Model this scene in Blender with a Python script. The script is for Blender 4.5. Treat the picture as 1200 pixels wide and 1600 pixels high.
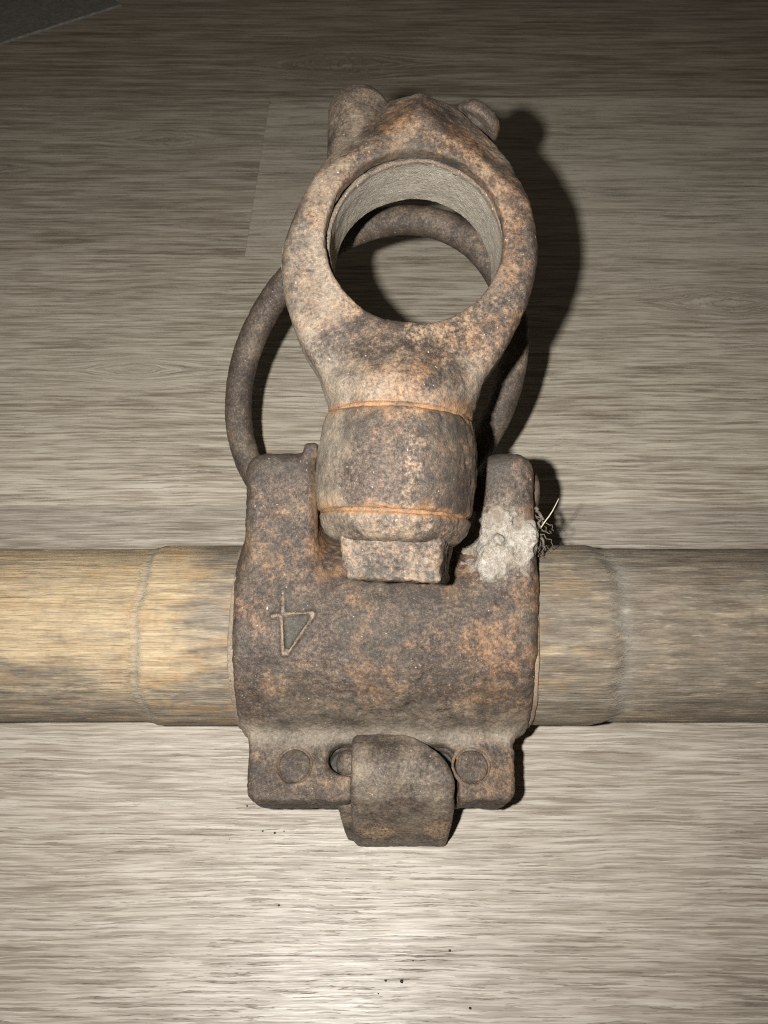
import bpy, math, random
import numpy as np
import openvdb
from mathutils import Matrix, Vector

for o in list(bpy.data.objects):
    bpy.data.objects.remove(o)
SC = bpy.context.scene
COL = SC.collection
MM = 0.001

# ---------------------------------------------------------------- camera
TH = math.radians(55.5)          # the phone looks down at this angle
CAM = Vector((0, 0, 0.269))
FWD = Vector((0, math.cos(TH), -math.sin(TH)))
UP = Vector((0, math.sin(TH), math.cos(TH)))
cd = bpy.data.cameras.new("camera")
cam = bpy.data.objects.new("camera", cd)
COL.objects.link(cam)
cam.location = CAM
cam.rotation_euler = (math.radians(90) - TH, 0, 0)
cd.sensor_fit = 'AUTO'
cd.sensor_width = 36
cd.lens = 1202 / 1600 * 36
cd.clip_start = 0.01
cd.clip_end = 50
cd.dof.use_dof = True
cd.dof.focus_distance = 0.232
cd.dof.aperture_fstop = 34
SC.camera = cam

# ---------------------------------------------------------------- light: the phone's own flash, beside the lens, in a dark room
w = bpy.data.worlds.new("World")
SC.world = w
w.use_nodes = True
bg = w.node_tree.nodes['Background']
bg.inputs[0].default_value = (1.0, 0.86, 0.66, 1)
bg.inputs[1].default_value = 0.034
ld = bpy.data.lights.new("phone_flash", 'SPOT')
ld.spot_size = math.radians(156)
ld.spot_blend = 1.0
ld.energy = 6.5
ld.shadow_soft_size = 0.0032
ld.color = (1.0, 0.98, 0.94)
lo = bpy.data.objects.new("phone_flash", ld)
COL.objects.link(lo)
lo.location = CAM + Vector((-0.026, 0, 0)) + UP * 0.004
lo.rotation_euler = (math.radians(90 + 13) - TH, 0, 0)
SC.view_settings.view_transform = 'Standard'
SC.view_settings.look = 'None'
SC.view_settings.exposure = 0
SC.view_settings.gamma = 1
SC.render.film_transparent = False
SC.cycles.use_denoising = False          # keep the grain crisp; one direct lamp leaves little noise
SC.cycles.filter_width = 1.15
SC.cycles.max_bounces = 5

# ---------------------------------------------------------------- noise in numpy
_rng = np.random.default_rng(11)
_T = _rng.random(65536).astype(np.float32)

def vnoise(P, scale, seed=0):
    """smooth value noise in 0..1 at points P (n,3), cell size `scale` (number or triple)"""
    p = np.asarray(P, np.float32) / np.asarray(scale, np.float32) + np.float32(seed * 17.31)
    i = np.floor(p).astype(np.int64)
    f = p - i
    u = f * f * (3 - 2 * f)
    out = 0
    for dx in (0, 1):
        for dy in (0, 1):
            for dz in (0, 1):
                h = ((i[:, 0] + dx) * 73856093) ^ ((i[:, 1] + dy) * 19349663) ^ ((i[:, 2] + dz) * 83492791) ^ (seed * 2654435761)
                h = (h ^ (h >> 13)) & 0xFFFF
                wgt = (u[:, 0] if dx else 1 - u[:, 0]) * (u[:, 1] if dy else 1 - u[:, 1]) * (u[:, 2] if dz else 1 - u[:, 2])
                out = out + wgt * _T[h]
    return out

def fbm(P, scale, seed=0, octv=3):
    a, s, t, n = 1.0, np.asarray(scale, float), 0, 0
    for k in range(octv):
        t = t + a * vnoise(P, s, seed + k * 7)
        n += a
        a *= .5
        s = s / 2.03
    return t / n

def sstep(a, b, x):
    t = np.clip((x - a) / (b - a), 0, 1)
    return t * t * (3 - 2 * t)

# ---------------------------------------------------------------- solid shapes from distance fields
def smin(a, b, k):
    h = np.clip(.5 + .5 * (b - a) / k, 0, 1)
    return b + (a - b) * h - k * h * (1 - h)

def smax(a, b, k):
    return -smin(-a, -b, k)

def rbox(x, y, z, c, h, r):
    qx, qy, qz = np.abs(x - c[0]) - h[0] + r, np.abs(y - c[1]) - h[1] + r, np.abs(z - c[2]) - h[2] + r
    o = np.sqrt(np.maximum(qx, 0) ** 2 + np.maximum(qy, 0) ** 2 + np.maximum(qz, 0) ** 2)
    return o + np.minimum(np.maximum(qx, np.maximum(qy, qz)), 0) - r

def rcap(d2, h, r):
    """extrude a 2D distance d2 by |h| distance with rounded rim"""
    a, b = d2 + r, h + r
    return np.sqrt(np.maximum(a, 0) ** 2 + np.maximum(b, 0) ** 2) + np.minimum(np.maximum(a, b), 0) - r

def poly2d(px, py, V):
    V = np.asarray(V, np.float32)
    d = np.full(px.shape, 1e9, np.float32)
    s = np.ones(px.shape, np.float32)
    n = len(V)
    for i in range(n):
        a, b = V[i], V[i - 1]
        ex, ey = b - a
        wx, wy = px - a[0], py - a[1]
        t = np.clip((wx * ex + wy * ey) / (ex * ex + ey * ey), 0, 1)
        d = np.minimum(d, (wx - ex * t) ** 2 + (wy - ey * t) ** 2)
        c1, c2, c3 = py >= a[1], py < b[1], ex * wy > ey * wx
        s = np.where((c1 & c2 & c3) | (~c1 & ~c2 & ~c3), -s, s)
    return s * np.sqrt(d)

def seg2d(px, py, a, b):
    ex, ey = b[0] - a[0], b[1] - a[1]
    t = np.clip(((px - a[0]) * ex + (py - a[1]) * ey) / (ex * ex + ey * ey), 0, 1)
    return np.hypot(px - a[0] - ex * t, py - a[1] - ey * t)

def spline(pts, n=8):
    """closed Catmull-Rom through 2D points"""
    P = np.asarray(pts, float)
    out = []
    m = len(P)
    for i in range(m):
        p0, p1, p2, p3 = P[i - 1], P[i], P[(i + 1) % m], P[(i + 2) % m]
        for t in np.arange(n) / n:
            out.append(.5 * ((2 * p1) + (p2 - p0) * t + (2 * p0 - 5 * p1 + 4 * p2 - p3) * t * t + (3 * p1 - p0 - 3 * p2 + p3) * t ** 3))
    return np.array(out)

def mesh_sdf(fn, lo, hi, vox):
    """polygonise fn<0 inside lo..hi (mm) -> points, quads, normals"""
    lo, hi = np.array(lo, float), np.array(hi, float)
    n = np.ceil((hi - lo) / vox).astype(int)
    D = np.empty(n, np.float32)
    ys = (lo[1] + np.arange(n[1]) * vox).astype(np.float32)
    zs = (lo[2] + np.arange(n[2]) * vox).astype(np.float32)
    step = max(1, int(1.5e6 / (n[1] * n[2])))
    for i in range(0, n[0], step):
        xs = (lo[0] + np.arange(i, min(i + step, n[0])) * vox).astype(np.float32)
        X, Y, Z = np.meshgrid(xs, ys, zs, indexing='ij')
        D[i:i + step] = fn(X, Y, Z)
    D = np.clip(D, -3 * vox, 3 * vox)
    g = openvdb.FloatGrid(3 * vox)
    g.copyFromArray(D)
    P, Q = g.convertToQuads(isovalue=0.0)
    P = np.asarray(P, np.float64) * vox + lo
    Q = np.asarray(Q, np.int64)
    # orient outwards: the field must grow along the face normals
    k = np.arange(0, len(Q), max(1, len(Q) // 400))
    c = P[Q[k]].mean(1)
    nn = np.cross(P[Q[k, 2]] - P[Q[k, 0]], P[Q[k, 3]] - P[Q[k, 1]])
    nn /= np.linalg.norm(nn, axis=1)[:, None] + 1e-12
    A = (c + nn * .3).astype(np.float32)
    B = (c - nn * .3).astype(np.float32)
    sh = lambda V: (V[:, 0][:, None, None], V[:, 1][:, None, None], V[:, 2][:, None, None])
    if (fn(*sh(A)) - fn(*sh(B))).sum() < 0:
        Q = Q[:, ::-1]
    return P, Q

def vnormals(P, Q):
    fn = np.cross(P[Q[:, 2]] - P[Q[:, 0]], P[Q[:, 3]] - P[Q[:, 1]])
    N = np.zeros_like(P)
    for j in range(4):
        for c in range(3):
            N[:, c] += np.bincount(Q[:, j], fn[:, c], minlength=len(P))
    return N / (np.linalg.norm(N, axis=1)[:, None] + 1e-12)

def relax(P, Q, it=1):
    for _ in range(it):
        S = np.zeros_like(P)
        cnt = np.zeros(len(P))
        for j in range(4):
            for k in (1, 3):
                src = P[Q[:, (j + k) % 4]]
                for c in range(3):
                    S[:, c] += np.bincount(Q[:, j], src[:, c], minlength=len(P))
                cnt += np.bincount(Q[:, j], minlength=len(P))
        P = .4 * P + .6 * S / np.maximum(cnt, 1)[:, None]
    return P

def rough(P, Q, amp=1.0, seed=1):
    """cast-iron skin: soft unevenness, scale pits and grit pushed along the normals"""
    N = vnormals(P, Q)
    d = .55 * (fbm(P, 9, seed, 2) - .5) + .55 * (fbm(P, 2.6, seed + 3, 2) - .5)
    pit = sstep(.62, .8, fbm(P, 3.2, seed + 9, 2))
    d = d - .45 * pit + .32 * (vnoise(P, .95, seed + 5) - .5)
    return P + N * (amp * d)[:, None]

def add_mesh(name, P, Q, mat, parent=None, attrs=None, smooth=True):
    me = bpy.data.meshes.new(name)
    P = np.asarray(P, np.float64) * MM
    Q = np.asarray(Q)
    me.vertices.add(len(P))
    me.vertices.foreach_set('co', P.astype(np.float32).ravel())
    k = Q.shape[1]
    me.loops.add(Q.size)
    me.loops.foreach_set('vertex_index', Q.ravel().astype(np.int32))
    me.polygons.add(len(Q))
    me.polygons.foreach_set('loop_start', (np.arange(len(Q)) * k).astype(np.int32))
    me.update(calc_edges=True)
    me.validate()
    if smooth:
        me.polygons.foreach_set('use_smooth', np.ones(len(me.polygons), bool))
    for a, v in (attrs or {}).items():
        at = me.attributes.new(a, 'FLOAT', 'POINT')
        at.data.foreach_set('value', np.broadcast_to(np.asarray(v, np.float32), (len(P),)).copy())
    me.materials.append(mat)
    o = bpy.data.objects.new(name, me)
    COL.objects.link(o)
    if parent is not None:
        o.parent = parent
    return o

def pylists(name, verts, faces, mat, parent=None, smooth=False):
    me = bpy.data.meshes.new(name)
    me.from_pydata([tuple(c * MM for c in v) for v in verts], [], faces)
    me.update()
    if smooth:
        for p in me.polygons:
            p.use_smooth = True
    me.materials.append(mat)
    o = bpy.data.objects.new(name, me)
    COL.objects.link(o)
    if parent is not None:
        o.parent = parent
    return o

def tube(path, rad, seg=8):
    """tube mesh along a path (mm); rad number or list"""
    path = [Vector(p) for p in path]
    n = len(path)
    rad = [rad] * n if not hasattr(rad, '__len__') else rad
    V, Fc = [], []
    for i, p in enumerate(path):
        t = (path[min(i + 1, n - 1)] - path[max(i - 1, 0)]).normalized()
        a = t.cross(Vector((0.3, 0.2, 1))).normalized()
        b = t.cross(a)
        for k in range(seg):
            q = p + (a * math.cos(2 * math.pi * k / seg) + b * math.sin(2 * math.pi * k / seg)) * rad[i]
            V.append(tuple(q))
    for i in range(n - 1):
        for k in range(seg):
            Fc.append((i * seg + k, i * seg + (k + 1) % seg, (i + 1) * seg + (k + 1) % seg, (i + 1) * seg + k))
    Fc.append(tuple(range(seg))[::-1])
    Fc.append(tuple(range((n - 1) * seg, n * seg)))
    return V, Fc

# ---------------------------------------------------------------- materials
class NT:
    def __init__(self, name):
        self.m = bpy.data.materials.new(name)
        self.m.use_nodes = True
        self.t = self.m.node_tree
        self.b = self.t.nodes['Principled BSDF']
        self.co = self.t.nodes.new('ShaderNodeTexCoord').outputs['Object']
    def put(self, sock, v):
        if hasattr(v, 'is_linked') or hasattr(v, 'links'):
            self.t.links.new(v, sock)
        else:
            sock.default_value = (*v, 1) if sock.type == 'RGBA' and len(v) == 3 else v
    def math(self, op, a, b=0.0, c=0.0, clamp=False):
        n = self.t.nodes.new('ShaderNodeMath')
        n.operation = op
        n.use_clamp = clamp
        self.put(n.inputs[0], a); self.put(n.inputs[1], b); self.put(n.inputs[2], c)
        return n.outputs[0]
    def scale(self, v):
        n = self.t.nodes.new('ShaderNodeMapping')
        self.put(n.inputs['Vector'], self.co)
        n.inputs['Scale'].default_value = v if hasattr(v, '__len__') else (v, v, v)
        return n.outputs[0]
    def noise(self, mm, detail=3, rough=.55, off=0.0, dist=0.0, vec=None):
        """noise with feature size mm (number or triple)"""
        n = self.t.nodes.new('ShaderNodeTexNoise')
        n.noise_dimensions = '4D'
        if vec is None:
            vec = self.scale(tuple(1000.0 / q for q in mm) if hasattr(mm, '__len__') else 1000.0 / mm)
        self.put(n.inputs['Vector'], vec)
        n.inputs['W'].default_value = off
        n.inputs['Scale'].default_value = 1
        n.inputs['Detail'].default_value = detail
        n.inputs['Roughness'].default_value = rough
        n.inputs['Distortion'].default_value = dist
        return n.outputs['Fac']
    def step(self, v, a, b, to0=0.0, to1=1.0):
        n = self.t.nodes.new('ShaderNodeMapRange')
        n.interpolation_type = 'SMOOTHSTEP'
        self.put(n.inputs['Value'], v)
        n.inputs['From Min'].default_value = a
        n.inputs['From Max'].default_value = b
        n.inputs['To Min'].default_value = to0
        n.inputs['To Max'].default_value = to1
        return n.outputs[0]
    def attr(self, name):
        n = self.t.nodes.new('ShaderNodeAttribute')
        n.attribute_name = name
        return n.outputs['Fac']
    def mix(self, f, a, b, mode='MIX'):
        n = self.t.nodes.new('ShaderNodeMix')
        n.data_type = 'RGBA'
        n.blend_type = mode
        self.put(n.inputs['Factor'], f)
        c = lambda v: v if hasattr(v, 'links') else (*v, 1)
        self.put(n.inputs['A'], c(a)); self.put(n.inputs['B'], c(b))
        return n.outputs['Result']
    def ramp(self, f, stops):
        n = self.t.nodes.new('ShaderNodeValToRGB')
        el = n.color_ramp.elements
        while len(el) < len(stops):
            el.new(.5)
        for e, (p, c) in zip(el, stops):
            e.position = p
            e.color = (*c, 1)
        self.put(n.inputs[0], f)
        return n.outputs[0]
    def bump(self, h, dist, strength=1.0, normal=None):
        n = self.t.nodes.new('ShaderNodeBump')
        n.inputs['Strength'].default_value = strength
        n.inputs['Distance'].default_value = dist
        self.put(n.inputs['Height'], h)
        if normal is not None:
            self.put(n.inputs['Normal'], normal)
        return n.outputs[0]
    def finish(self, col, rough, normal=None, spec=.5):
        self.put(self.b.inputs['Base Color'], col)
        self.put(self.b.inputs['Roughness'], rough)
        self.b.inputs['Specular IOR Level'].default_value = spec
        if normal is not None:
            self.put(self.b.inputs['Normal'], normal)
        return self.m

def iron_material():
    m = NT('rusty_cast_iron')
    big, mid = m.noise(11, 3, .6, 1), m.noise(3.2, 4, .65, 2)
    fine, grit = m.noise(.95, 4, .72, 3), m.noise(.40, 3, .75, 4)
    speck = m.noise(1.1, 2, .6, 5)
    f = .5
    for n_, k_ in ((big, .35), (mid, .42), (fine, .62), (grit, .50)):
        f = m.math('ADD', f, m.math('MULTIPLY', m.math('SUBTRACT', n_, .5), k_))
    col = m.ramp(f, [(.30, (.014, .010, .0085)), (.43, (.041, .0275, .020)), (.53, (.084, .057, .040)), (.64, (.152, .110, .075)), (.77, (.33, .262, .188))])
    # rust scale: brown to orange patches
    orm = m.math('ADD', m.math('MULTIPLY', big, .55), m.math('MULTIPLY', mid, .45))
    oa = m.attr('rust')
    om = m.math('MULTIPLY', m.step(m.math('ADD', orm, m.math('MULTIPLY', oa, .30)), .54, .76), m.step(fine, .30, .68), clamp=True)
    ocol = m.ramp(mid, [(.3, (.16, .075, .032)), (.55, (.29, .145, .062)), (.75, (.40, .24, .12))])
    col = m.mix(m.math('MULTIPLY', om, .8), col, ocol)
    # peach scale flakes, worn proud parts, and painted sheen and catch-light
    pa = m.attr('flake_sheen')
    pm = m.math('MULTIPLY', m.step(m.math('ADD', m.math('ADD', m.math('ADD', m.math('MULTIPLY', mid, .35), m.math('MULTIPLY', fine, .2)), m.math('MULTIPLY', big, .2)), m.math('MULTIPLY', pa, .25)), .50, .68), m.step(fine, .36, .66))
    col = m.mix(m.math('MULTIPLY', pm, m.math('MINIMUM', pa, 1.0)), col, m.ramp(grit, [(.3, (.20, .138, .088)), (.55, (.35, .258, .168)), (.75, (.58, .475, .345))]))
    # grey-tan dust and dried dirt, plus painted catch-light on the figure
    da = m.attr('dust_glint')
    dm = m.math('MULTIPLY', m.step(m.math('ADD', m.math('ADD', m.math('MULTIPLY', big, .50), m.math('MULTIPLY', fine, .30)), m.math('MULTIPLY', da, .42)), .48, .80), .92)
    dcol = m.ramp(m.noise(.7, 3, .7, 8), [(.3, (.16, .132, .098)), (.55, (.265, .222, .170)), (.75, (.37, .32, .255))])
    col = m.mix(dm, col, dcol)
    # pale grit specks
    col = m.mix(m.math('MULTIPLY', m.step(speck, .68, .74), .75), col, (.50, .43, .35))
    col = m.mix(m.math('MULTIPLY', m.step(m.noise(1.7, 2, .6, 9), .64, .72), .55), col, (.030, .022, .018))
    # old grime, and shade painted into the flange slot
    col = m.mix(m.math('MULTIPLY', m.attr('grime_shade'), m.step(fine, .2, .6, 1, .75)), col, (.040, .037, .029))
    # loose bright orange rust powder
    pw = m.attr('powder')
    col = m.mix(m.math('MULTIPLY', pw, m.step(mid, .35, .6, .45, 1)), col, m.ramp(grit, [(.3, (.17, .085, .035)), (.7, (.37, .20, .095))]))
    h = m.math('ADD', m.math('MULTIPLY', fine, .6), m.math('MULTIPLY', grit, .5))
    nrm = m.bump(h, .00055, .9)
    rgh = m.step(fine, .35, .7, .74, .40)
    rgh = m.math('MAXIMUM', rgh, m.math('MULTIPLY', m.math('MAXIMUM', da, pw), .85))
    return m.finish(col, rgh, nrm, .55)

def dirt_material(name, stops, mm=1.2):
    m = NT(name)
    a, b = m.noise(mm, 4, .65, 1), m.noise(mm * .35, 3, .7, 2)
    col = m.ramp(m.math('ADD', m.math('MULTIPLY', a, .55), m.math('MULTIPLY', b, .45)), stops)
    if name == 'dusty_grey_lining':
        col = m.mix(m.attr('thin'), col, m.ramp(b, [(.35, (.075, .052, .038)), (.65, (.20, .15, .11))]))
        col = m.mix(m.math('MULTIPLY', m.step(m.noise(1.3, 2, .6, 6), .64, .70), .7), col, (.62, .56, .47))
    if name == 'dried_pale_mud':
        c = m.noise(5, 3, .6, 3)
        col = m.mix(m.math('MULTIPLY', m.step(c, .5, .65), .55), col, (.25, .19, .13))
        col = m.mix(m.math('MULTIPLY', m.attr('thin'), m.step(a, .35, .55, 1, .6)), col, (.17, .13, .098))
    return m.finish(col, .92, m.bump(m.math('ADD', a, b), .0006, .9), .25)

def wood_material():
    m = NT('weathered_ash_wood')
    grain = m.noise((26, .8, .8), 4, .6, 1)
    grain2 = m.noise((9, .35, .35), 3, .65, 2)
    blot, blot2 = m.noise((30, 8, 8), 4, .6, 3), m.noise((15, 2.6, 2.6), 4, .65, 4)
    g = m.math('ADD', m.math('MULTIPLY', grain, .40), m.math('ADD', m.math('MULTIPLY', grain2, .33), m.math('MULTIPLY', blot2, .27)))
    clean_lit = m.ramp(g, [(.32, (.17, .115, .06)), (.48, (.33, .25, .152)), (.60, (.445, .35, .222)), (.72, (.54, .455, .325))])
    grey = m.ramp(m.math('ADD', m.math('MULTIPLY', g, .6), m.math('MULTIPLY', blot2, .4)), [(.36, (.082, .067, .050)), (.48, (.160, .132, .100)), (.58, (.235, .200, .155)), (.68, (.37, .325, .26))])
    k = m.math('ADD', m.math('MULTIPLY', blot, .6), m.math('MULTIPLY', blot2, .4))
    fac = m.step(m.math('ADD', k, m.math('MULTIPLY', m.attr('clean_lit'), .27)), .50, .76)
    col = m.mix(fac, grey, clean_lit)
    col = m.mix(m.math('MULTIPLY', m.step(m.noise((16, 6.5, 6.5), 4, .72, 6), .47, .66), m.math('MULTIPLY', m.attr('stain'), .58)), col, (.34, .21, .10))
    col = m.mix(m.math('MULTIPLY', m.step(m.noise((24, .8, .8), 3, .6, 7), .62, .68), .7), col, (.075, .062, .050))
    col = m.mix(m.math('MULTIPLY', m.step(m.noise((9, 2.2, 2.2), 4, .7, 9), .60, .74), .5), col, (.36, .34, .31))
    col = m.mix(m.math('MULTIPLY', m.attr('grime_shade'), .6), col, m.ramp(blot2, [(.3, (.17, .155, .13)), (.7, (.30, .28, .245))]))
    fib = m.noise((11, .36, .36), 3, .65, 11)
    col = m.mix(m.math('MULTIPLY', m.step(fib, .555, .61), .55), col, m.mix(.6, col, (.09, .07, .05)))
    col = m.mix(m.math('MULTIPLY', m.step(m.noise((7, .5, .5), 3, .65, 12), .60, .68), .4), col, (.50, .43, .33))
    scf = m.noise((3.2, 3.2, 3.2), 4, .72, 13)
    col = m.mix(m.step(scf, .50, .70, 0, .45), col, m.mix(.55, col, (.085, .072, .056)))
    nrm = m.bump(m.math('ADD', m.math('ADD', g, fib), m.math('MULTIPLY', scf, .5)), .0006, .85)
    return m.finish(col, .74, nrm, .3)

def plank_material(name, off, tone, knots=(), sc=1.0, con=1.0, tint=(1, 1, 1)):
    """printed grey-oak vinyl with an embossed grain; off picks the board's own print, knots lie at (x, y, size) mm"""
    m = NT(name)
    A, M = (lambda a, b: m.math('ADD', a, b)), (lambda a, b: m.math('MULTIPLY', a, b))
    sep = m.t.nodes.new('ShaderNodeSeparateXYZ')
    m.put(sep.inputs[0], m.co)
    x, y = M(sep.outputs[0], 1000.0), M(sep.outputs[1], 1000.0)
    warp = m.math('SUBTRACT', m.noise((150, 45, 45), 2, .5, off + .3), .5)
    jit = m.math('SUBTRACT', m.noise((7, 3, 3), 3, .6, off + 2.3), .5)
    rag = m.math('SUBTRACT', m.noise((30, 10, 10), 2, .5, off + 4.3), .5)
    v = A(y, A(M(warp, 7.0), A(M(jit, .65), M(rag, 1.3))))
    eye = None
    for kx, ky, ks in knots:
        dx, dy = M(m.math('SUBTRACT', x, kx), .45 / ks), M(m.math('SUBTRACT', y, ky), 1.0 / ks)
        g = m.math('POWER', 2.718, M(A(M(dx, dx), M(dy, dy)), -1.0))
        g = M(g, m.step(m.noise((16, 9, 9), 3, .6, off + 8.8), .2, .7, .6, 1.3))
        v = A(v, M(M(g, m.math('SIGN', dy)), ks * -.75))
        eye = g if eye is None else A(eye, g)
    def streak(lx, ly, o, det=3, rg=.6):
        c = m.t.nodes.new('ShaderNodeCombineXYZ')
        m.put(c.inputs[0], M(x, 1.0 / lx))
        m.put(c.inputs[1], M(v, 1.0 / ly))
        return m.noise(1, det, rg, off + o, 0.0, c.outputs[0])
    band = streak(80 * sc, 2.9 * sc, 1, 3, .55)
    line = streak(40 * sc, 1.3 * sc, 2, 3, .62)
    hair = streak(14, .42, 4, 3, .7)
    wide = streak(190, 14, 3, 2)
    f = A(A(M(m.step(band, .36, .64), .20), M(m.step(line, .42, .58), .24)), A(M(wide, .30), M(hair, .46)))
    f = A(M(m.math('SUBTRACT', f, .60), con), .53 + tone)
    col = m.ramp(f, [(.16, (.150, .124, .097)), (.36, (.245, .213, .174)), (.52, (.345, .311, .266)), (.70, (.455, .424, .376)), (.90, (.57, .54, .485))])
    area = m.step(m.noise((55, 22, 22), 2, .5, off + 9), .36, .6, .25, 1)
    pore = M(m.step(streak(32, .82, 5, 4, .6), .575, .605), area)
    pore2 = M(m.step(streak(11, .55, 6, 3, .6), .61, .65), .6)
    col = m.mix(M(pore, .60), col, (.15, .118, .09))
    col = m.mix(M(pore2, .6), col, (.16, .127, .096))
    col = m.mix(M(m.step(streak(22, .8, 8, 2, .6), .62, .68), .45), col, (.60, .56, .49))
    patch = m.noise((70, 32, 32), 3, .6, off + 5)
    col = m.mix(m.step(patch, .45, .72, 0, .28), col, m.mix(.5, col, (.19, .155, .12)))
    if eye is not None:
        col = m.mix(M(m.math('MINIMUM', eye, 1.0), .25), col, m.mix(.5, col, (.10, .08, .062)))
    col = m.mix(1.0, col, tint, 'MULTIPLY')
    h = m.math('SUBTRACT', M(hair, .35), A(M(pore, .55), M(pore2, .4)))
    nrm = m.bump(h, .00022, .8)
    return m.finish(col, m.step(hair, .3, .7, .52, .39), nrm, .58)

IRON = iron_material()
WOOD = wood_material()
MUD = dirt_material('dried_pale_mud', [(.32, (.15, .122, .09)), (.46, (.29, .255, .21)), (.58, (.43, .395, .345)), (.75, (.60, .57, .51))])
LINER = dirt_material('dusty_grey_lining', [(.3, (.19, .165, .13)), (.48, (.30, .265, .215)), (.62, (.38, .345, .285)), (.78, (.58, .54, .46))], 1.6)
FIBRE = dirt_material('dry_plant_fibre', [(.3, (.07, .06, .045)), (.6, (.19, .16, .125))])
STRAW = dirt_material('pale_straw', [(.3, (.45, .38, .28)), (.6, (.62, .55, .43))])
CRUMB = dirt_material('dark_dirt', [(.3, (.03, .022, .017)), (.6, (.07, .055, .04))])

# ---------------------------------------------------------------- setting: floor of vinyl planks
sub = NT('subfloor')
SUB = sub.finish((.10, .085, .07), .9)
floor = pylists('floor', [(-2600, -1400, -2.6), (2600, -1400, -2.6), (2600, 3200, -2.6), (-2600, 3200, -2.6)], [(0, 1, 2, 3)], SUB)
floor['kind'] = 'structure'
WARM, COOL = (1.0, .955, .865), (1.0, .972, .935)
PL = [plank_material('grey_oak_plank_' + k, o, t, kn, sc, con, tint) for k, o, t, kn, sc, con, tint in (  # board tones also offset flash falloff: near lowered, mid and far raised
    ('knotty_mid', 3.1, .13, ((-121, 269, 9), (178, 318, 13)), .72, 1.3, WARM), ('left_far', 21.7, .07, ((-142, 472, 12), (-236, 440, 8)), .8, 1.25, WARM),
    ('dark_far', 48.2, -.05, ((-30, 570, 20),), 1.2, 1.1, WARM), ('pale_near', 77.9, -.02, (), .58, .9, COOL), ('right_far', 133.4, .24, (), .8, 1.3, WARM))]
Y0, WD, LN = 21.2, 167.3, 1219.0

def plank(x0, x1, y0, y1, mat):
    g, b = .045, .05                      # half the joint, and the pressed edge
    V, Fc = [], []
    for (dx, z) in ((g, -2.5), (g, -b), (g + b * 1.3, 0.0)):
        V += [(x0 + dx, y0 + dx, z), (x1 - dx, y0 + dx, z), (x1 - dx, y1 - dx, z), (x0 + dx, y1 - dx, z)]
    for r in (0, 4):
        for i in range(4):
            j = (i + 1) % 4
            Fc.append((r + i, r + j, r + 4 + j, r + 4 + i))
    Fc.append((8, 9, 10, 11))
    return pylists('plank', V, Fc, mat, floor)

for row in range(-6, 14):
    y0 = Y0 + row * WD
    jx = {-1: 740, 0: 430, 1: 640, 2: -76.7, 3: 520, 4: 60}.get(row, (row * 467) % 1219 - 600)
    k0 = {2: 0}.get(row, 0)
    for c in (-2, -1, 0, 1):
        x0 = jx + c * LN
        if x0 > 2400 or x0 + LN < -2400:
            continue
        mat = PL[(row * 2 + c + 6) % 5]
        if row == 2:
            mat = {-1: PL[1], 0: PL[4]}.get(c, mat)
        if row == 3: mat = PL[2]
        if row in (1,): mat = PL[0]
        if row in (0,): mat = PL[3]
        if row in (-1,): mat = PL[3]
        plank(x0, x0 + LN, y0, y0 + WD, mat)

# ---------------------------------------------------------------- the yoke
yoke = bpy.data.objects.new('neck_yoke', None)
COL.objects.link(yoke)
yoke.location = (0, .114, 0)
yoke['label'] = 'old wooden neck yoke bar with rusty iron centre clamp, upright eye and loose ring'
yoke['category'] = 'neck yoke'
BY, BZ = 114.0, 30.0           # bar axis
OFF = np.array([0, -BY, 0])    # mesh points are stored relative to the empty
EPS = math.radians(30)
cE, sE = math.cos(EPS), math.sin(EPS)

def part(name, P, Q, mat, parent, attrs):
    return add_mesh(name, P + OFF, Q, mat, parent, attrs)

def em(Y, Z):
    """along / across the two lugs, from the bar axis"""
    y, z = Y - BY, Z - BZ
    return y * cE + z * sE, -y * sE + z * cE

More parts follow.
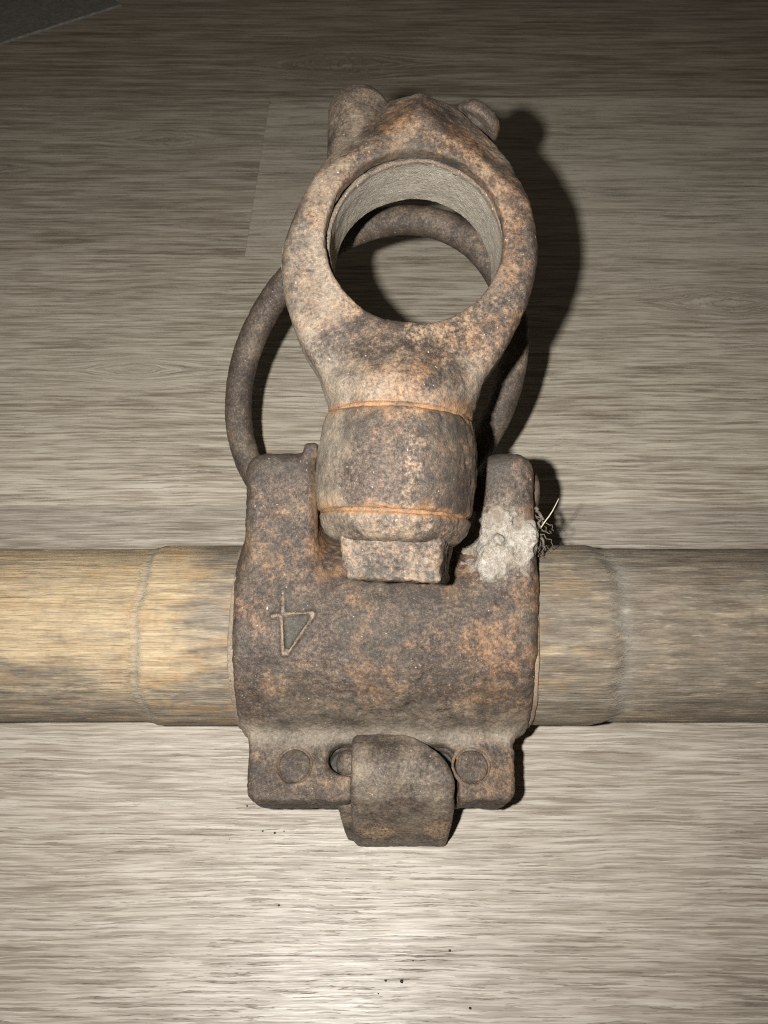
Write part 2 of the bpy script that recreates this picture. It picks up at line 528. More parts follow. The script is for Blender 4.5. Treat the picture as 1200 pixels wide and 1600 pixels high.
def casting(X, Y, Z):
    y, z = Y - BY, Z - BZ
    rho = np.sqrt(y * y + z * z)
    d = rcap(rho - 34.5 - .6 * np.cos(X * .05), np.abs(X) - 45.2, 2.6)
    e, m = em(Y, Z)
    for c, h, r in ((-31.7, 11.2, 4.5), (38.4, 8.2, 4.5)):
        q2 = np.maximum(np.abs(X - c) - h, e - 58.3 + .05 * (m - 20) ** 2 * .12)
        d2 = rcap(smax(np.abs(X - c) - h, e - 57.8, 7), np.abs(m - 18.5) - 11.6, r)
        d = smin(d, np.maximum(d2, -e), 7)
    # little broken spur on the left lug
    d = smin(d, rbox(X, e, m, (-22.7, 58.3, 25), (2.2, 2.6, 4), 1.2), 2)
    # front flanges, upper and lower
    fl = smax(np.abs(X + .8 - .0) - 40.3 - .06 * np.clip(y + 50, 0, 20), np.abs(y + 40.6) - 14.9, 5)
    top = rcap(fl, np.abs(z - .2) - 2.8, 1.6)
    low = rcap(fl + .6, np.abs(z + 7.2) - 3.4, 1.4)
    d = smin(d, np.minimum(top, low), 5)
    # slot and notch for the hook
    s1 = smax(np.abs(X - 2.2) - 19.7, np.abs(y + 43.2) - 4.9, 7)
    s2 = smax(np.abs(X - 6.3) - 16.0, np.abs(y + 53) - 14.7, 6)
    d = smax(d, -np.maximum(np.minimum(s1, s2), np.abs(z - 3) - 9), 1.6)
    # the cast figure 4, standing on its head, on the shoulder of the clamp
    arc = np.arctan2(z, y) * 34.5
    st = np.minimum(seg2d(X, arc, (-30.3, 55.8), (-29.6, 75.2)), seg2d(X, arc, (-33.0, 64.5), (-20.9, 63.7)))
    st = np.minimum(st, seg2d(X, arc, (-20.9, 64.0), (-28.6, 75.2)))
    d = smin(d, np.maximum(np.hypot(st, rho - 35.0) - .95, 30 - rho), .5)
    for cx, cy in ((-27.2, 69.0), (26.8, 68.8)):
        rr = np.hypot(X - cx, Y - cy)
        d = smin(d, np.hypot(rr - 5.9, z - 2.65) - .62, .6)
        d = smax(d, -rcap(rr - 5.4, np.abs(z - 4.5) - 2.2, .3), .3)
    # bored for the wooden bar
    return smax(d, -(rho - 30.7), 1.2)

P, Q = mesh_sdf(casting, (-50, 54, -9), (51, 172, 103), .5)
P0 = relax(P, Q, 1)
_arc = np.arctan2(P0[:, 2] - BZ, P0[:, 1] - BY) * 34.5
_fig = poly2d(P0[:, 0], _arc, [(-29.8, 64.2), (-21.5, 64.0), (-28.8, 75)]) 
_fig = sstep(.6, -.6, _fig) * (P0[:, 2] > 40) * (np.hypot(P0[:, 1] - BY, P0[:, 2] - BZ) > 32.5)
_n0 = vnormals(P0, Q)
P = rough(P0, Q, .85, 2)
_st = np.minimum(np.minimum(seg2d(P0[:, 0], _arc, (-30.3, 55.8), (-29.6, 75.2)), seg2d(P0[:, 0], _arc, (-33.0, 64.5), (-20.9, 63.7))), seg2d(P0[:, 0], _arc, (-20.9, 64.0), (-28.6, 75.2)))
_st = np.where((P0[:, 2] > 40) & (np.abs(np.hypot(P0[:, 1] - BY, P0[:, 2] - BZ) - 35) < 4), _st, 99)
P = P0 + (P - P0) * (.3 + .7 * sstep(1.5, 3.5, _st))[:, None] - _n0 * (.9 * _fig)[:, None]
_mud = np.exp(-((P0[:, 0] - 37) / 9.5) ** 2 - ((em(P0[:, 1], P0[:, 2])[0] - 30) / 13) ** 2) * (em(P0[:, 1], P0[:, 2])[1] > 12)
e_, m_ = em(P[:, 1], P[:, 2])
yy, zz = P[:, 1] - BY, P[:, 2] - BZ
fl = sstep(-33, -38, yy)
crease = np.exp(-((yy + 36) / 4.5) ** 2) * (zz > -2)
riv = np.minimum(np.hypot(P[:, 0] + 27.2, P[:, 1] - 69), np.hypot(P[:, 0] - 26.8, P[:, 1] - 68.8))
pocket = sstep(-22, -19, P[:, 0]) * sstep(31, 27, P[:, 0]) * sstep(15, 21, e_) 
at = dict(
    rust=.03 + .40 * sstep(.5, .68, fbm(P, (12, 9, 9), 66, 3)) * (1 - .5 * fl) * sstep(3, 12, np.hypot(P[:, 0] + 28, P[:, 2] - 60)) + .35 * pocket + .35 * sstep(16, 30, P[:, 0]) * sstep(0, -20, yy) + .25 * (np.abs(P[:, 0]) > 44.6) + .3 * np.exp(-((e_ - 45) / 12) ** 2 - ((P[:, 0] + 20.5) / 2.5) ** 2),
    flake_sheen=.12 + .75 * np.exp(-(_st / .8) ** 2) + .5 * np.exp(-((P[:, 0] + 4) / 5) ** 2 - ((m_ - 33) / 3) ** 2 - ((e_ - 2) / 5) ** 2),  # figure's strokes lightened here and in the dust, as ridges catching light
    dust_glint=.02 + .5 * np.exp(-(_st / .8) ** 2) + .9 * _mud + .55 * crease + .16 * sstep(-18, -32, yy) * (1 - fl) + .15 * fl + .18 * np.exp(-((riv - 5.6) / 1.3) ** 2),
    grime_shade=.40 * sstep(.46, .62, fbm(P, 13, 47, 3)) * (1 - fl) + .95 * sstep(-4.2, -5.2, zz) * fl + .62 * _fig + .5 * np.exp(-((P0[:, 0] + 25.5) / 3.2) ** 2 - ((_arc - 61.3) / 1.6) ** 2) * (P0[:, 2] > 40) + .5 * np.exp(-((_st - 1.9) / .7) ** 2) + .25 * fl * sstep(.3, .6, fbm(P, 14, 40)) + .5 * sstep(44, 55, e_) * sstep(.3, .55, fbm(P, 7, 41)),  # slot plate painted dark as deep-hole shade; hollows round the figure darkened too
    powder=.55 * np.exp(-((e_ - 42) / 14) ** 2 - ((P[:, 0] + 20.6) / 1.3) ** 2) + .5 * pocket * sstep(.5, .68, fbm(P, 6, 43)) + .22 * np.exp(-((riv - 5.7) / .8) ** 2) * sstep(.3, .6, fbm(P, 4, 69)))
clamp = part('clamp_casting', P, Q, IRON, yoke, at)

# rivets in the flange
def rivet(cx, cy):
    def f(X, Y, Z):
        r = np.hypot(X - cx, Y - cy)
        return rcap(r - 5.0, np.abs(Z - 28) - 5.5 + .030 * r * r, .7)
    P, Q = mesh_sdf(f, (cx - 8, cy - 8, 20), (cx + 8, cy + 8, 36), .3)
    P = rough(P, Q, .45, int(cx) + 60)
    return part('rivet', P, Q, IRON, clamp, dict(rust=.1, flake_sheen=.15, dust_glint=.05, grime_shade=.3, powder=0.))
rivet(-27.2, 69.0)
rivet(26.8, 68.8)

# pale mud caked on the foot of the right lug
def mud(X, Y, Z):
    e, m = em(Y, Z)
    c = casting(X, Y, Z)
    r = np.sqrt(((X - 35.2) / 11.5) ** 2 + ((e - 29.5) / 13.0) ** 2)
    r2 = np.sqrt(((X - 45.5) / 5.0) ** 2 + ((e - 31) / 6) ** 2)
    P = np.stack([X.ravel(), Y.ravel(), Z.ravel()], -1) if X.shape == c.shape else np.stack([np.broadcast_to(q, c.shape).ravel() for q in (X, Y, Z)], -1)
    n = (vnoise(P, 6.5, 71) * 1.2 + vnoise(P, 2.6, 72) * .6).reshape(c.shape)
    r = r + .55 * ((vnoise(P, 4.5, 75) + .5 * vnoise(P, 1.8, 76)).reshape(c.shape) - .75)
    th = 3.6 * (1.02 - r) * (.05 + n) + np.where(r2 < 1, 4.4 * (1 - r2) * (.3 + n), 0) - .45
    return np.maximum(np.maximum(c - th, 6 - m), -(np.sqrt((Y - BY) ** 2 + (Z - BZ) ** 2) - 30.9))
P, Q = mesh_sdf(mud, (18, 108, 44), (56, 160, 84), .4)
N = vnormals(P, Q)
P = P + N * (1.5 * (fbm(P, 3.4, 80, 3) - .5) + .45 * (vnoise(P, .9, 81) - .5))[:, None]
thin = sstep(1.3, .2, casting(P[:, 0][:, None, None], P[:, 1][:, None, None], P[:, 2][:, None, None]).ravel())
part('mud_crust', P, Q, MUD, clamp, dict(thin=thin))

# roots and hairs stuck in the mud
random.seed(4)
fv, ff = [], []
def strand(p, q, sag, rad, jit=1.0, n=10):
    a, b = Vector(p), Vector(q)
    pts = []
    for i in range(n):
        t = i / (n - 1)
        c = a.lerp(b, t) + Vector(sag) * math.sin(math.pi * t)
        pts.append(c + Vector((random.uniform(-1, 1), random.uniform(-1, 1), random.uniform(-1, 1))) * jit * .35)
    V, Fc = tube([(v.x, v.y - BY, v.z) for v in pts], [rad * (1 - .5 * i / n) for i in range(n)], 6)
    k = len(fv)
    fv.extend(V)
    ff.extend([tuple(i + k for i in f) for f in Fc])
for k in range(46):
    x = 46 + random.uniform(-2, 2.5)
    y, z = 133 + random.uniform(-5, 4), 67 + random.uniform(-6, 3)
    strand((x, y, z), (x + random.uniform(.5, 4.5), y + random.uniform(-8, 3), z + random.uniform(-9, 1)), (random.uniform(0, 1.5), random.uniform(-1, 1), random.uniform(-1, 1.5)), random.uniform(.08, .26), 1.6)
strand((46.2, 136, 74), (47.6, 131, 69), (1.6, 0, .6), .65, 2.2)
strand((47, 131, 69), (50, 126, 64), (.6, 0, .5), .55, 2.2)
pylists('root_fibres', fv, ff, FIBRE, clamp, True)
fv, ff = [], []
strand((48.6, 131, 70), (53.5, 137, 77), (.5, 0, .4), .22, .2)
pylists('straw', fv, ff, STRAW, clamp, True)

# ---- hook strap through the slot
HK = [(-30, -20), (-33.5, -8), (-36, -2), (-39, 2.6), (-42.5, 5.4), (-46.3, 6.5), (-50, 5.6), (-53, 3.0), (-55.2, -1), (-56.8, -6), (-58, -12), (-58.8, -19), (-59.2, -26.0)]
def hook(X, Y, Z):
    y, z = Y - BY, Z - BZ
    d = np.full(np.broadcast(X, Y, Z).shape, 1e9, np.float32)
    for a, b in zip(HK[:-1], HK[1:]):
        d = np.minimum(d, seg2d(y, z, a, b))
    side = np.abs(X - 5.6) - 15.4 + .02 * np.clip(-z, 0, 30) + np.where(X > 5.6, .045 * np.clip(y + 53, 0, 40) ** 2, 0)
    main = rcap(d - 3.3, side, 2.2)
    # a bevelled cheek along its left side
    d3 = np.full(d.shape, 1e9, np.float32)
    for a, b in zip([(-49, -3), (-53.5, -8), (-56.3, -16)], [(-53.5, -8), (-56.3, -16), (-58.4, -26.6)]):
        d3 = np.minimum(d3, seg2d(y, z, a, b))
    chk = rcap(d3 - 2.4, np.abs(X + 6.4) - 7.8 + .12 * np.clip(-z - 8, 0, 30), 1.2)
    root = rbox(X, y, z, (-5.5, -43.0, -4.5), (9.2, 3.9, 6.0), 3.2)
    return np.minimum(smin(main, chk, 1.8), root)
P, Q = mesh_sdf(hook, (-18, 44, -1), (27, 92, 42), .45)
P = relax(P, Q, 1)
P = rough(P, Q, .55, 21)
peach = sstep(5, 14, P[:, 2]) * sstep(34, 20, P[:, 2]) * 0 + np.exp(-((P[:, 0] + 2) / 6.5) ** 2 - ((P[:, 2] - 18) / 5.5) ** 2) + np.exp(-((P[:, 0] - 16.5) / 4.5) ** 2 - ((P[:, 2] - 20) / 7) ** 2)
peach = np.clip(peach * 1.15 * sstep(64, 60, P[:, 1]) * (.45 + .9 * fbm(P, 4, 49, 2)), 0, 1)
part('hook_strap', P, Q, IRON, yoke, dict(rust=.15 + .9 * peach, flake_sheen=.1 + 1.7 * peach, dust_glint=.46 - .3 * peach, grime_shade=.12 * (1 - peach), powder=0.))

# ---- wooden bar, turned a little thinner beyond its seat
def bar():
    xs = np.concatenate([np.linspace(-460, -130, 34)[:-1], np.arange(-130, 130, .6), np.linspace(130, 460, 34)])
    nT = 330
    th = np.linspace(0, 2 * np.pi, nT, endpoint=False)
    XX, TT = np.meshgrid(xs, th, indexing='ij')
    wob = 2.2 * (fbm(np.stack([np.zeros(nT), 30 * np.cos(th), 30 * np.sin(th)], -1), 14, 90, 2) - .5)
    lx, rx = -72.5 + 2.5 * wob, 69.5 + 3.5 * wob
    s = np.maximum(sstep(lx[None], lx[None] - 6, XX), sstep(rx[None] - 1, rx[None] + 6, XX))
    R = 30.0 - 1.15 * s
    gl = np.exp(-((XX - (lx[None] - 2.2)) / 1.0) ** 2) * (XX < 0)
    gr = np.exp(-((XX - (rx[None] + 4.5)) / 2.6) ** 2) * (XX > 0)
    R = R - .35 * gl - .22 * gr
    R = R - np.where(np.abs(XX) > 130, .004 * (np.abs(XX) - 130), 0)
    B = np.stack([XX, R * np.cos(TT), R * np.sin(TT)], -1).reshape(-1, 3)
    n = .8 * (fbm(B, (60, 11, 11), 91, 2) - .5) + .35 * (fbm(B, (22, 1.6, 1.6), 92, 2) - .5) - .5 * sstep(.66, .82, fbm(B, (13, 1.5, 1.5), 95, 2)) * sstep(.4, .6, fbm(B, (30, 12, 12), 96, 1))
    Rn = R.ravel() + n
    P = np.stack([B[:, 0], Rn * np.cos(TT.ravel()) + BY, Rn * np.sin(TT.ravel()) + BZ], -1)
    nx = len(xs)
    i, j = np.meshgrid(np.arange(nx - 1), np.arange(nT), indexing='ij')
    a = (i * nT + j).ravel(); b = (i * nT + (j + 1) % nT).ravel()
    Q = np.stack([a, b, b + nT, a + nT], -1)[:, ::-1]
    left = sstep(20, -60, P[:, 0])
    upper = sstep(-25, 10, P[:, 1] - BY + .6 * (P[:, 2] - BZ))  # greyer lower down: dirt plus dimming light put into the colour
    at = dict(clean_lit=left * (.16 + .72 * upper * sstep(-60, -74, P[:, 0]) + (.25 + .45 * upper) * np.exp(-((P[:, 0] + 66) / 9) ** 2)) - .06 + .07 * (1 - left),
              stain=.16 + .40 * left + .75 * np.exp(-((P[:, 0] + 64) / 10) ** 2) + .38 * np.exp(-((P[:, 0] - 58) / 9) ** 2) + .9 * np.exp(-((np.abs(P[:, 0]) - 46) / 2.0) ** 2),
              grime_shade=np.clip(1.0 * gl.ravel() + .75 * gr.ravel() + .4 * np.exp(-((P[:, 0] - 78) / 6) ** 2) * sstep(.45, .6, fbm(P, 8, 97)), 0, 1))
    o = part('wooden_bar', P, Q, WOOD, yoke, at)
    return o
bar()

# thin sheet shims between wood and clamp, peeping out at both ends
def shim(x0, x1):
    def f(X, Y, Z):
        rho = np.hypot(Y - BY, Z - BZ)
        return rcap(np.abs(rho - 30.75) - .75, np.abs(X - (x0 + x1) / 2) - (x1 - x0) / 2, .35)
    P, Q = mesh_sdf(f, (x0 - 1.5, 80, -4), (x1 + 1.5, 148, 64), .42)
    N = vnormals(P, Q)
    P = P + N * (.5 * (fbm(P, (4, 5, 5), 33, 2) - .5))[:, None]
    P[:, 0] += 1.0 * (fbm(P, (99, 9, 9), 34, 2) - .5)
    return part('clamp_shim', P, Q, IRON, yoke, dict(rust=.35, flake_sheen=.1, dust_glint=.7, grime_shade=0., powder=.35 if x0 > 0 else .12))
shim(-46.7, -43)
shim(43, 46.7)

# ---------------------------------------------------------------- swivel: eye, sleeve, collar and nut on one pin
TL = math.radians(3.2)
S0 = np.array([3.59, 133.17, 98.98])
aA = np.array([math.sin(TL), math.cos(TL) * cE, math.cos(TL) * sE])
nA = np.array([0, -sE, cE]); nA = nA - aA * (nA @ aA); nA /= np.linalg.norm(nA)
lA = np.cross(aA, nA)
if lA[0] < 0:
    lA = -lA
def swivel_part(name, fn, lo, hi, vox, mat, parent, amp, seed, attrs, smooth=1):
    """fn in the swivel's own axes: l across, s along the pin, n up through the eye"""
    P, Q = mesh_sdf(fn, lo, hi, vox)
    if np.linalg.det(np.stack([lA, aA, nA])) < 0:
        Q = Q[:, ::-1]
    if smooth:
        P = relax(P, Q, smooth)
    L = P
    at = attrs(L) if callable(attrs) else attrs
    Wd = S0 + L[:, :1] * lA + L[:, 1:2] * aA + L[:, 2:] * nA
    if amp:
        Wd = rough(Wd, Q, amp, seed)
    return part(name, Wd, Q, mat, parent, at)

OUT = spline([(17, 13), (18.6, 18), (22.4, 23.5), (28.4, 33.2), (33.4, 45), (35.6, 56), (35.4, 64), (33.2, 73.5), (29.2, 82), (26.6, 89.6), (19.4, 99), (10.5, 107.4), (2.6, 113.0),
              (-3.2, 111.6), (-12, 102.0), (-20.5, 91.5), (-27.2, 79.2), (-32, 67.6), (-34.8, 57), (-34.5, 48.5), (-32.4, 40), (-28.4, 31), (-23.4, 23.5), (-18.8, 18), (-17, 13)], 4)
HC, HR = (1.35, 61.4), 24.6
def eye(L, Sx, Nn):
    d2 = poly2d(L[:, :, :1] + 0 * Sx[:, :, :1], Sx[:, :, :1] + 0 * L[:, :, :1], OUT) if L.shape[2] > 1 else poly2d(L, Sx, OUT)
    d2 = d2 + 0 * Nn
    topd = sstep(82, 104, Sx)
    half = 10.8 - 1.0 * topd
    plate = rcap(d2, np.abs(Nn) - half, 3.8)
    # the upper rim slopes back on both sides of a crest
    crest = (np.abs(L - .8) * .60 + (Sx - 98.5) * .80) * .66 + (Nn - 10.0) * .75
    plate = smax(plate, crest, .9)
    rr = np.hypot(L - .2, Nn)
    rad = 20.2 - .02 * np.clip(Sx - 12.9, 0, 8) - .5 * np.clip(Sx - 20.5, 0, 40)
    neck = smax(rcap(rr - rad, np.abs(Sx - 24.5) - 11.5, 1.0), -(Sx - 12.9), .8)
    d = smin(plate, neck, 7)
    d = smax(d, rr - 20.3 - .95 * np.clip(Sx - 15.5, 0, 99), 1.2)
    d = np.maximum(d, 12.9 - Sx)
    # flash ledge at the parting line, and the clamping lug behind the crest
    d = smin(d, rbox(L, Sx, Nn, (-34.4, 57.8, -2), (1.7, 4.4, 4.0), 1.0), 1.2)
    hole = np.hypot(L - HC[0], Sx - HC[1]) - 24.5 - 1.1 * sstep(6.4, 5.0, Nn)
    return smax(d, -hole, 1.3)

def eye_at(L):
    rim = np.hypot(L[:, 0] - HC[0], L[:, 1] - HC[1])
    front = sstep(5, 9, L[:, 2])
    ring = front * np.exp(-((rim - 27.5) / 4.5) ** 2)
    side = sstep(8, 3, L[:, 2])
    p1 = fbm(L, 11, 50, 2)
    return dict(rust=.10 + .36 * sstep(.48, .64, fbm(L, 9, 67, 3)) + .42 * np.exp(-((L[:, 0] + 2) / 9) ** 2 - ((L[:, 1] - 22) / 8) ** 2) + .15 * ring + .25 * sstep(.5, .7, p1),
                flake_sheen=np.clip(.28 + .55 * ring * sstep(.38, .62, p1) + .35 * np.exp(-((L[:, 1] - 28) / 8) ** 2) * front, 0, 1),
                dust_glint=np.clip(.30 + .40 * side + .22 * sstep(-8, -26, L[:, 0]) - .25 * sstep(88, 98, L[:, 1]) + .16 * sstep(34, 22, L[:, 1]), 0, 1),
                grime_shade=np.clip(.4 * sstep(.5, .7, fbm(L, 8, 52, 2)) * ring + .55 * np.exp(-((rim - 24.5) / 2.2) ** 2) * sstep(74, 82, L[:, 1]), 0, 1),
                powder=np.clip(.9 * np.exp(-((L[:, 1] - 12.9) / (.35 + 2.2 * sstep(.35, .75, fbm(L, 7, 46, 2)))) ** 2), 0, .85))
eye_o = swivel_part('swivel_eye', eye, (-40, 11.5, -23), (40, 107, 23), .5, IRON, yoke, .55, 7, eye_at)

# worn lining ring inside the eye
def lining(L, Sx, Nn):
    r = np.hypot(L - HC[0] - .6, Sx - HC[1] + .1)
    return rcap(np.abs(r - 24.75) - .65, np.abs(Nn + 6.0) - 10.9, .4)
def lin_shift(L):
    return {}
P, Q = mesh_sdf(lining, (-27, 33, -20), (30, 90, 12), .42)
if np.linalg.det(np.stack([lA, aA, nA])) < 0:
    Q = Q[:, ::-1]
N = vnormals(P, Q)
P = P + N * (.8 * (fbm(P, 7, 61, 2) - .5) + .12 * (vnoise(P, 1.2, 62) - .5))[:, None]
P[:, 2] += np.where(P[:, 2] > 3.4, 2.4 * (fbm(P, (4.5, 4.5, 60), 63, 3) - .5), 0)
LN_ = P[:, 2].copy()
part('eye_lining', S0 + P[:, :1] * lA + P[:, 1:2] * aA + P[:, 2:] * nA, Q, LINER, eye_o, dict(thin=.85 * sstep(2.6, 4.2, LN_)))

# clamp bolt across the top of the eye: domed head left, burred tail right
def bolt_head(L, Sx, Nn):
    l, s, n = L + 16.6, Sx - 99.0, Nn + 6.0
    ax = -l * .06 + s * .968 - n * .24
    rr = np.sqrt(np.maximum(l * l + s * s + n * n - ax * ax, 0))
    return rcap(rr - 9.3 + .25 * np.clip(ax - 8, 0, 9), np.abs(ax) - 15.2, 7.0)
swivel_part('bolt_head', bolt_head, (-36, 82, -24), (4, 118, 14), .45, IRON, eye_o, .35, 31,
            lambda L: dict(rust=.12, flake_sheen=.25, dust_glint=.40, grime_shade=.2 * sstep(.5, .7, fbm(L, 6, 3)), powder=0.))
def bolt_tail(L, Sx, Nn):
    l, s, n = L - 17.9, Sx - 103.4, Nn + 5.0
    ax = l * .53 + s * .85
    pr = -l * .85 + s * .53
    rr = np.hypot(pr, n)
    cap = rcap(rr - 7.4 + .09 * np.clip(ax, 0, 9) ** 2, np.abs(ax - 1.6) - 2.0, 1.0)
    return np.minimum(cap, rcap(rr - 3.4, np.abs(ax + 5) - 6, .5))
swivel_part('bolt_tail', bolt_tail, (2, 86, -18), (34, 118, 10), .45, IRON, eye_o, .7, 32,
            dict(rust=.05, flake_sheen=.15, dust_glint=.12, grime_shade=.5, powder=0.))

# sleeve
def sleeve(L, Sx, Nn):
    r = np.hypot(L, Nn)
    R = 22.35 - .0085 * np.clip(Sx + 2, 0, 30) ** 2 - .007 * np.clip(-Sx - 2, 0, 30) ** 2
    return rcap(r - R, np.abs(Sx + 1.0) - 13.35, 1.0)
def sleeve_at(L):
    wv = .3 + 2.4 * sstep(.35, .75, fbm(L, 6, 48, 2))
    ends = np.exp(-((L[:, 1] - 12.4) / wv) ** 2) + .9 * np.exp(-((L[:, 1] + 14.3) / wv) ** 2)
    return dict(rust=.18 + .3 * sstep(6, 12, L[:, 1]), flake_sheen=.30 + .5 * np.exp(-((L[:, 0] - 4) / 3.5) ** 2) * (L[:, 2] > 0), powder=np.clip(.85 * ends, 0, .85),  # pale streak down the middle is a painted sheen
                dust_glint=np.clip(.12 + .55 * sstep(-6, -19, L[:, 0]) + .1 * sstep(10, 20, L[:, 0]), 0, 1),
                grime_shade=np.clip(.5 * sstep(.50, .66, fbm(L, 9, 55, 3)) + .35 * np.exp(-((L[:, 0] - 14) / 5) ** 2) + .35 * np.exp(-((L[:, 0] + 12) / 4) ** 2 - ((L[:, 1] - 3) / 5) ** 2), 0, .7))
slv = swivel_part('swivel_sleeve', sleeve, (-25, -16, -25), (25, 14, 25), .5, IRON, yoke, .75, 8, sleeve_at)

# rust-filled joints above and below the sleeve
def seam(s0, s1, R):
    def f(L, Sx, Nn):
        return rcap(np.hypot(L, Nn) - R, np.abs(Sx - (s0 + s1) / 2) - (s1 - s0) / 2, .3)
    return swivel_part('rust_seam', f, (-23, s0 - 1, -23), (23, s1 + 1, 23), .45, IRON, slv, .45, 40, lambda L: dict(rust=.3, flake_sheen=.1, dust_glint=.1, grime_shade=0., powder=.55 + .45 * sstep(.35, .6, fbm(L, 6, 41, 2))), 0)
seam(11.9, 13.5, 19.85)
seam(-15.4, -14.0, 20.6)

# collar and square nut
def collar(L, Sx, Nn):
    r = np.hypot(L - .4, Nn)
    R = 21.1 - .085 * np.clip(-15.5 - Sx, 0, 9) ** 2
    return rcap(r - R, np.abs(Sx + 18.6) - 3.7, 1.2)
swivel_part('swivel_collar', collar, (-24, -24, -24), (24, -13, 24), .45, IRON, yoke, .9, 9,
            lambda L: dict(rust=.18, flake_sheen=.55, dust_glint=.32 + .2 * sstep(-5, -16, L[:, 0]), grime_shade=.25 * sstep(.5, .65, fbm(L, 5, 57)), powder=np.clip(.8 * np.exp(-((L[:, 1] + 15) / .9) ** 2), 0, 1)))
NR = math.radians(9)
def nut(L, Sx, Nn):
    l, n = L - 1.6, Nn
    a, b = l * math.cos(NR) + n * math.sin(NR), -l * math.sin(NR) + n * math.cos(NR)
    tp = 1 + .012 * (-22 - Sx)
    d = rbox(a * tp, Sx, b * tp, (0, -25.5, 0), (14.3, 5.6, 14.3), 2.6)
    return smin(d, rbox(a, Sx, b, (1.0, -31, -.6), (12.6, 1.5, 13.2), 1.0), .8)
swivel_part('square_nut', nut, (-20, -36, -20), (23, -18, 20), .45, IRON, yoke, 1.35, 10,
            lambda L: dict(rust=.32, flake_sheen=.6, dust_glint=.40, grime_shade=.3 * sstep(.55, .7, fbm(L, 6, 58)) + .4 * np.exp(-((L[:, 1] + 30.4) / .8) ** 2), powder=0.))

# pivot pin and the stem that carries the sleeve, deep between the lugs
def pivot(X, Y, Z):
    e, m = em(Y, Z)
    d = rcap(np.hypot(e - 47, m - 17) - 6.5, np.abs(X - 3) - 46.5, 2.0)
    st = rbox(X, e, m, (4, 47, 24), (13, 9, 9), 3)
    return smin(d, st, 3)
P, Q = mesh_sdf(pivot, (-46, 120, 38), (52, 170, 92), .8)
P = rough(P, Q, .6, 12)
part('pivot_pin', P, Q, IRON, yoke, dict(rust=.3, flake_sheen=.1, dust_glint=.05, grime_shade=.3, powder=.1))

# ---- big loose ring behind, standing askew on its staple
def ring():
    c = np.array([-5.5, 201.5, 62.6])
    al, be, R, r = .74, .3385, 54.2, 5.2
    e1 = np.array([math.cos(be), 0, math.sin(be)])
    e2 = np.array([0, math.cos(al), math.sin(al)])
    n3 = np.cross(e1, e2); n3 /= np.linalg.norm(n3)
    nu, nv = 620, 56
    t = np.linspace(0, 2 * np.pi, nu, endpoint=False)
    v = np.linspace(0, 2 * np.pi, nv, endpoint=False)
    rad = np.cos(t)[:, None] * e1 + np.sin(t)[:, None] * e2
    ctr = c + R * rad
    rh = rad - 0
    rh = rh / np.linalg.norm(rh, axis=1)[:, None]
    P = (ctr[:, None] + r * (np.cos(v)[None, :, None] * rh[:, None] + np.sin(v)[None, :, None] * n3)).reshape(-1, 3)
    i, j = np.meshgrid(np.arange(nu), np.arange(nv), indexing='ij')
    a = (i * nv + j).ravel(); b = (i * nv + (j + 1) % nv).ravel()
    a2 = (((i + 1) % nu) * nv + j).ravel(); b2 = (((i + 1) % nu) * nv + (j + 1) % nv).ravel()
    Q = np.stack([a, a2, b2, b], -1)
    N = vnormals(P, Q)
    if ((P - np.repeat(ctr, nv, 0)) * N).sum() < 0:
        Q = Q[:, ::-1]
    P = rough(P, Q, .5, 13)
    part('loose_ring', P, Q, IRON, yoke, dict(rust=.05, flake_sheen=.12, dust_glint=.25, grime_shade=.28, powder=0.))
    bot = c - R * e2
    return bot
bot = ring()
def staple(X, Y, Z):
    y, z = Y - bot[1], Z - bot[2]
    d = np.hypot(np.hypot(y, z) - 10.5, X - 0) - 4.2
    return smin(d, rcap(np.hypot(X, Z - bot[2]) - 5.5, np.abs(Y - 152) - 10, 1.5), 3)
P, Q = mesh_sdf(staple, (-8, 138, bot[2] - 17), (8, bot[1] + 17, bot[2] + 17), .7)
P = rough(P, Q, .5, 14)
part('ring_staple', P, Q, IRON, yoke, dict(rust=.2, flake_sheen=.1, dust_glint=.2, grime_shade=.3, powder=0.))

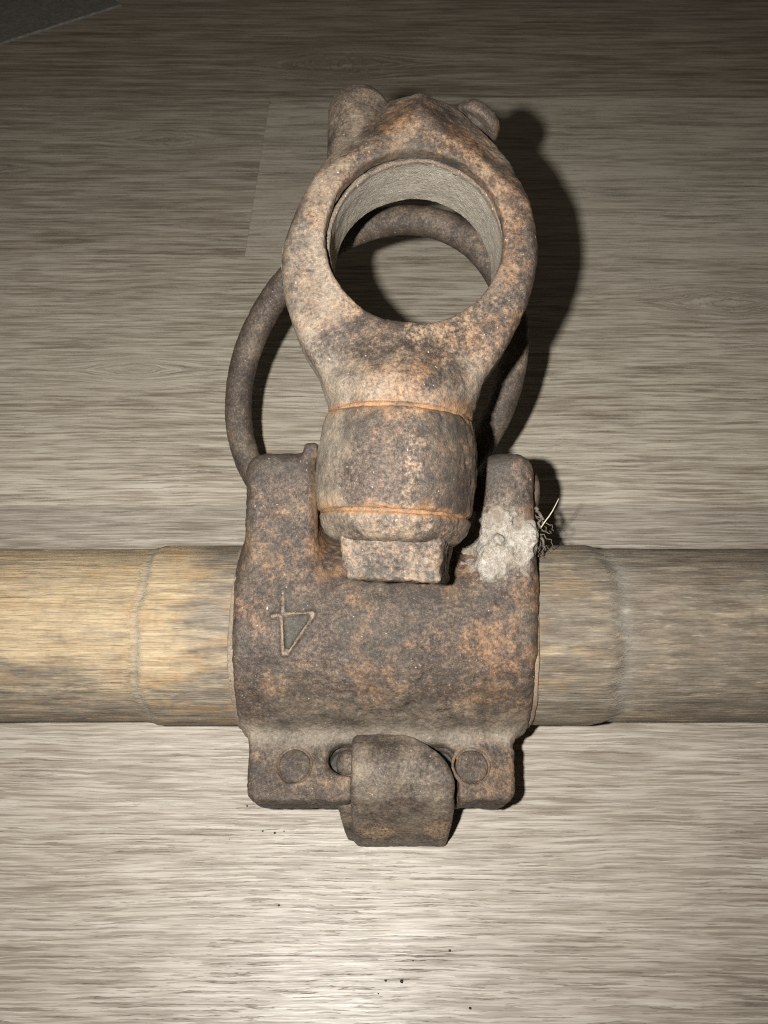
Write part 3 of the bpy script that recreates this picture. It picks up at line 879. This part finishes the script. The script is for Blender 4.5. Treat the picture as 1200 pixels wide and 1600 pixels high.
# ---------------------------------------------------------------- corner of a mat far left, and specks on the floor
mt = NT('dark_speckled_felt')
mc = mt.ramp(mt.noise(3.5, 3, .7, 1), [(.35, (.17, .16, .145)), (.6, (.25, .238, .215)), (.75, (.36, .345, .315))])
MAT = mt.finish(mc, .95, mt.bump(mt.noise(2, 3, .7, 2), .0008, 1), .2)
c0 = Vector((-203, 660, 0)); ed = Vector((-76, -62, 0)).normalized(); pe = Vector((-ed.y, ed.x, 0))
if pe.y < 0: pe = -pe
mv, mf = [], []
for z, ins in ((.1, 0), (.9, 0), (1.3, .5)):
    for a, b in ((0, 0), (420, 0), (420, 600), (0, 600)):
        aa = a + (ins if a == 0 else -ins); bb = b + (ins if b == 0 else -ins)
        q = c0 + ed * aa + pe * bb
        mv.append((q.x, q.y, z))
for r in (0, 4):
    for i in range(4):
        j = (i + 1) % 4
        mf.append((r + i, r + j, r + 4 + j, r + 4 + i))
mf.append((8, 9, 10, 11)); mf.append((3, 2, 1, 0))
mo = pylists('floor_mat', mv, mf, MAT)
mo['label'] = 'corner of a flat dark grey mat on the floor in the far left'
mo['category'] = 'mat'

random.seed(9)
sv, sf = [], []
def crumb(x, y, r):
    k = len(sv)
    for i in range(3):
        z = r * (.1, .8, 1.3)[i]
        rr = r * (1, .95, .4)[i]
        for j in range(6):
            a = j * math.pi / 3 + .3 * i
            q = rr * random.uniform(.7, 1.25)
            sv.append((x + q * math.cos(a), y + q * math.sin(a), z))
    for i in range(2):
        for j in range(6):
            sf.append((k + i * 6 + j, k + i * 6 + (j + 1) % 6, k + (i + 1) * 6 + (j + 1) % 6, k + (i + 1) * 6 + j))
    sf.append(tuple(k + 12 + j for j in range(6)))
for x, y, r in ((.5, 14.8, .38), (5.3, 14.6, .55), (25.3, 7.9, .42), (-33, 35, .35), (20, 22.6, .4), (-1.7, 11.5, .25), (8.8, 20, .22), (-40, 57, .35), (-36, 56.4, .4), (-46, 65, .3), (-33, 57, .25)):
    crumb(x, y, r)
for k in range(14):
    crumb(random.uniform(-150, 200), random.uniform(0, 420), random.uniform(.1, .28))
so = pylists('dirt_specks', sv, sf, CRUMB)
so['kind'] = 'stuff'
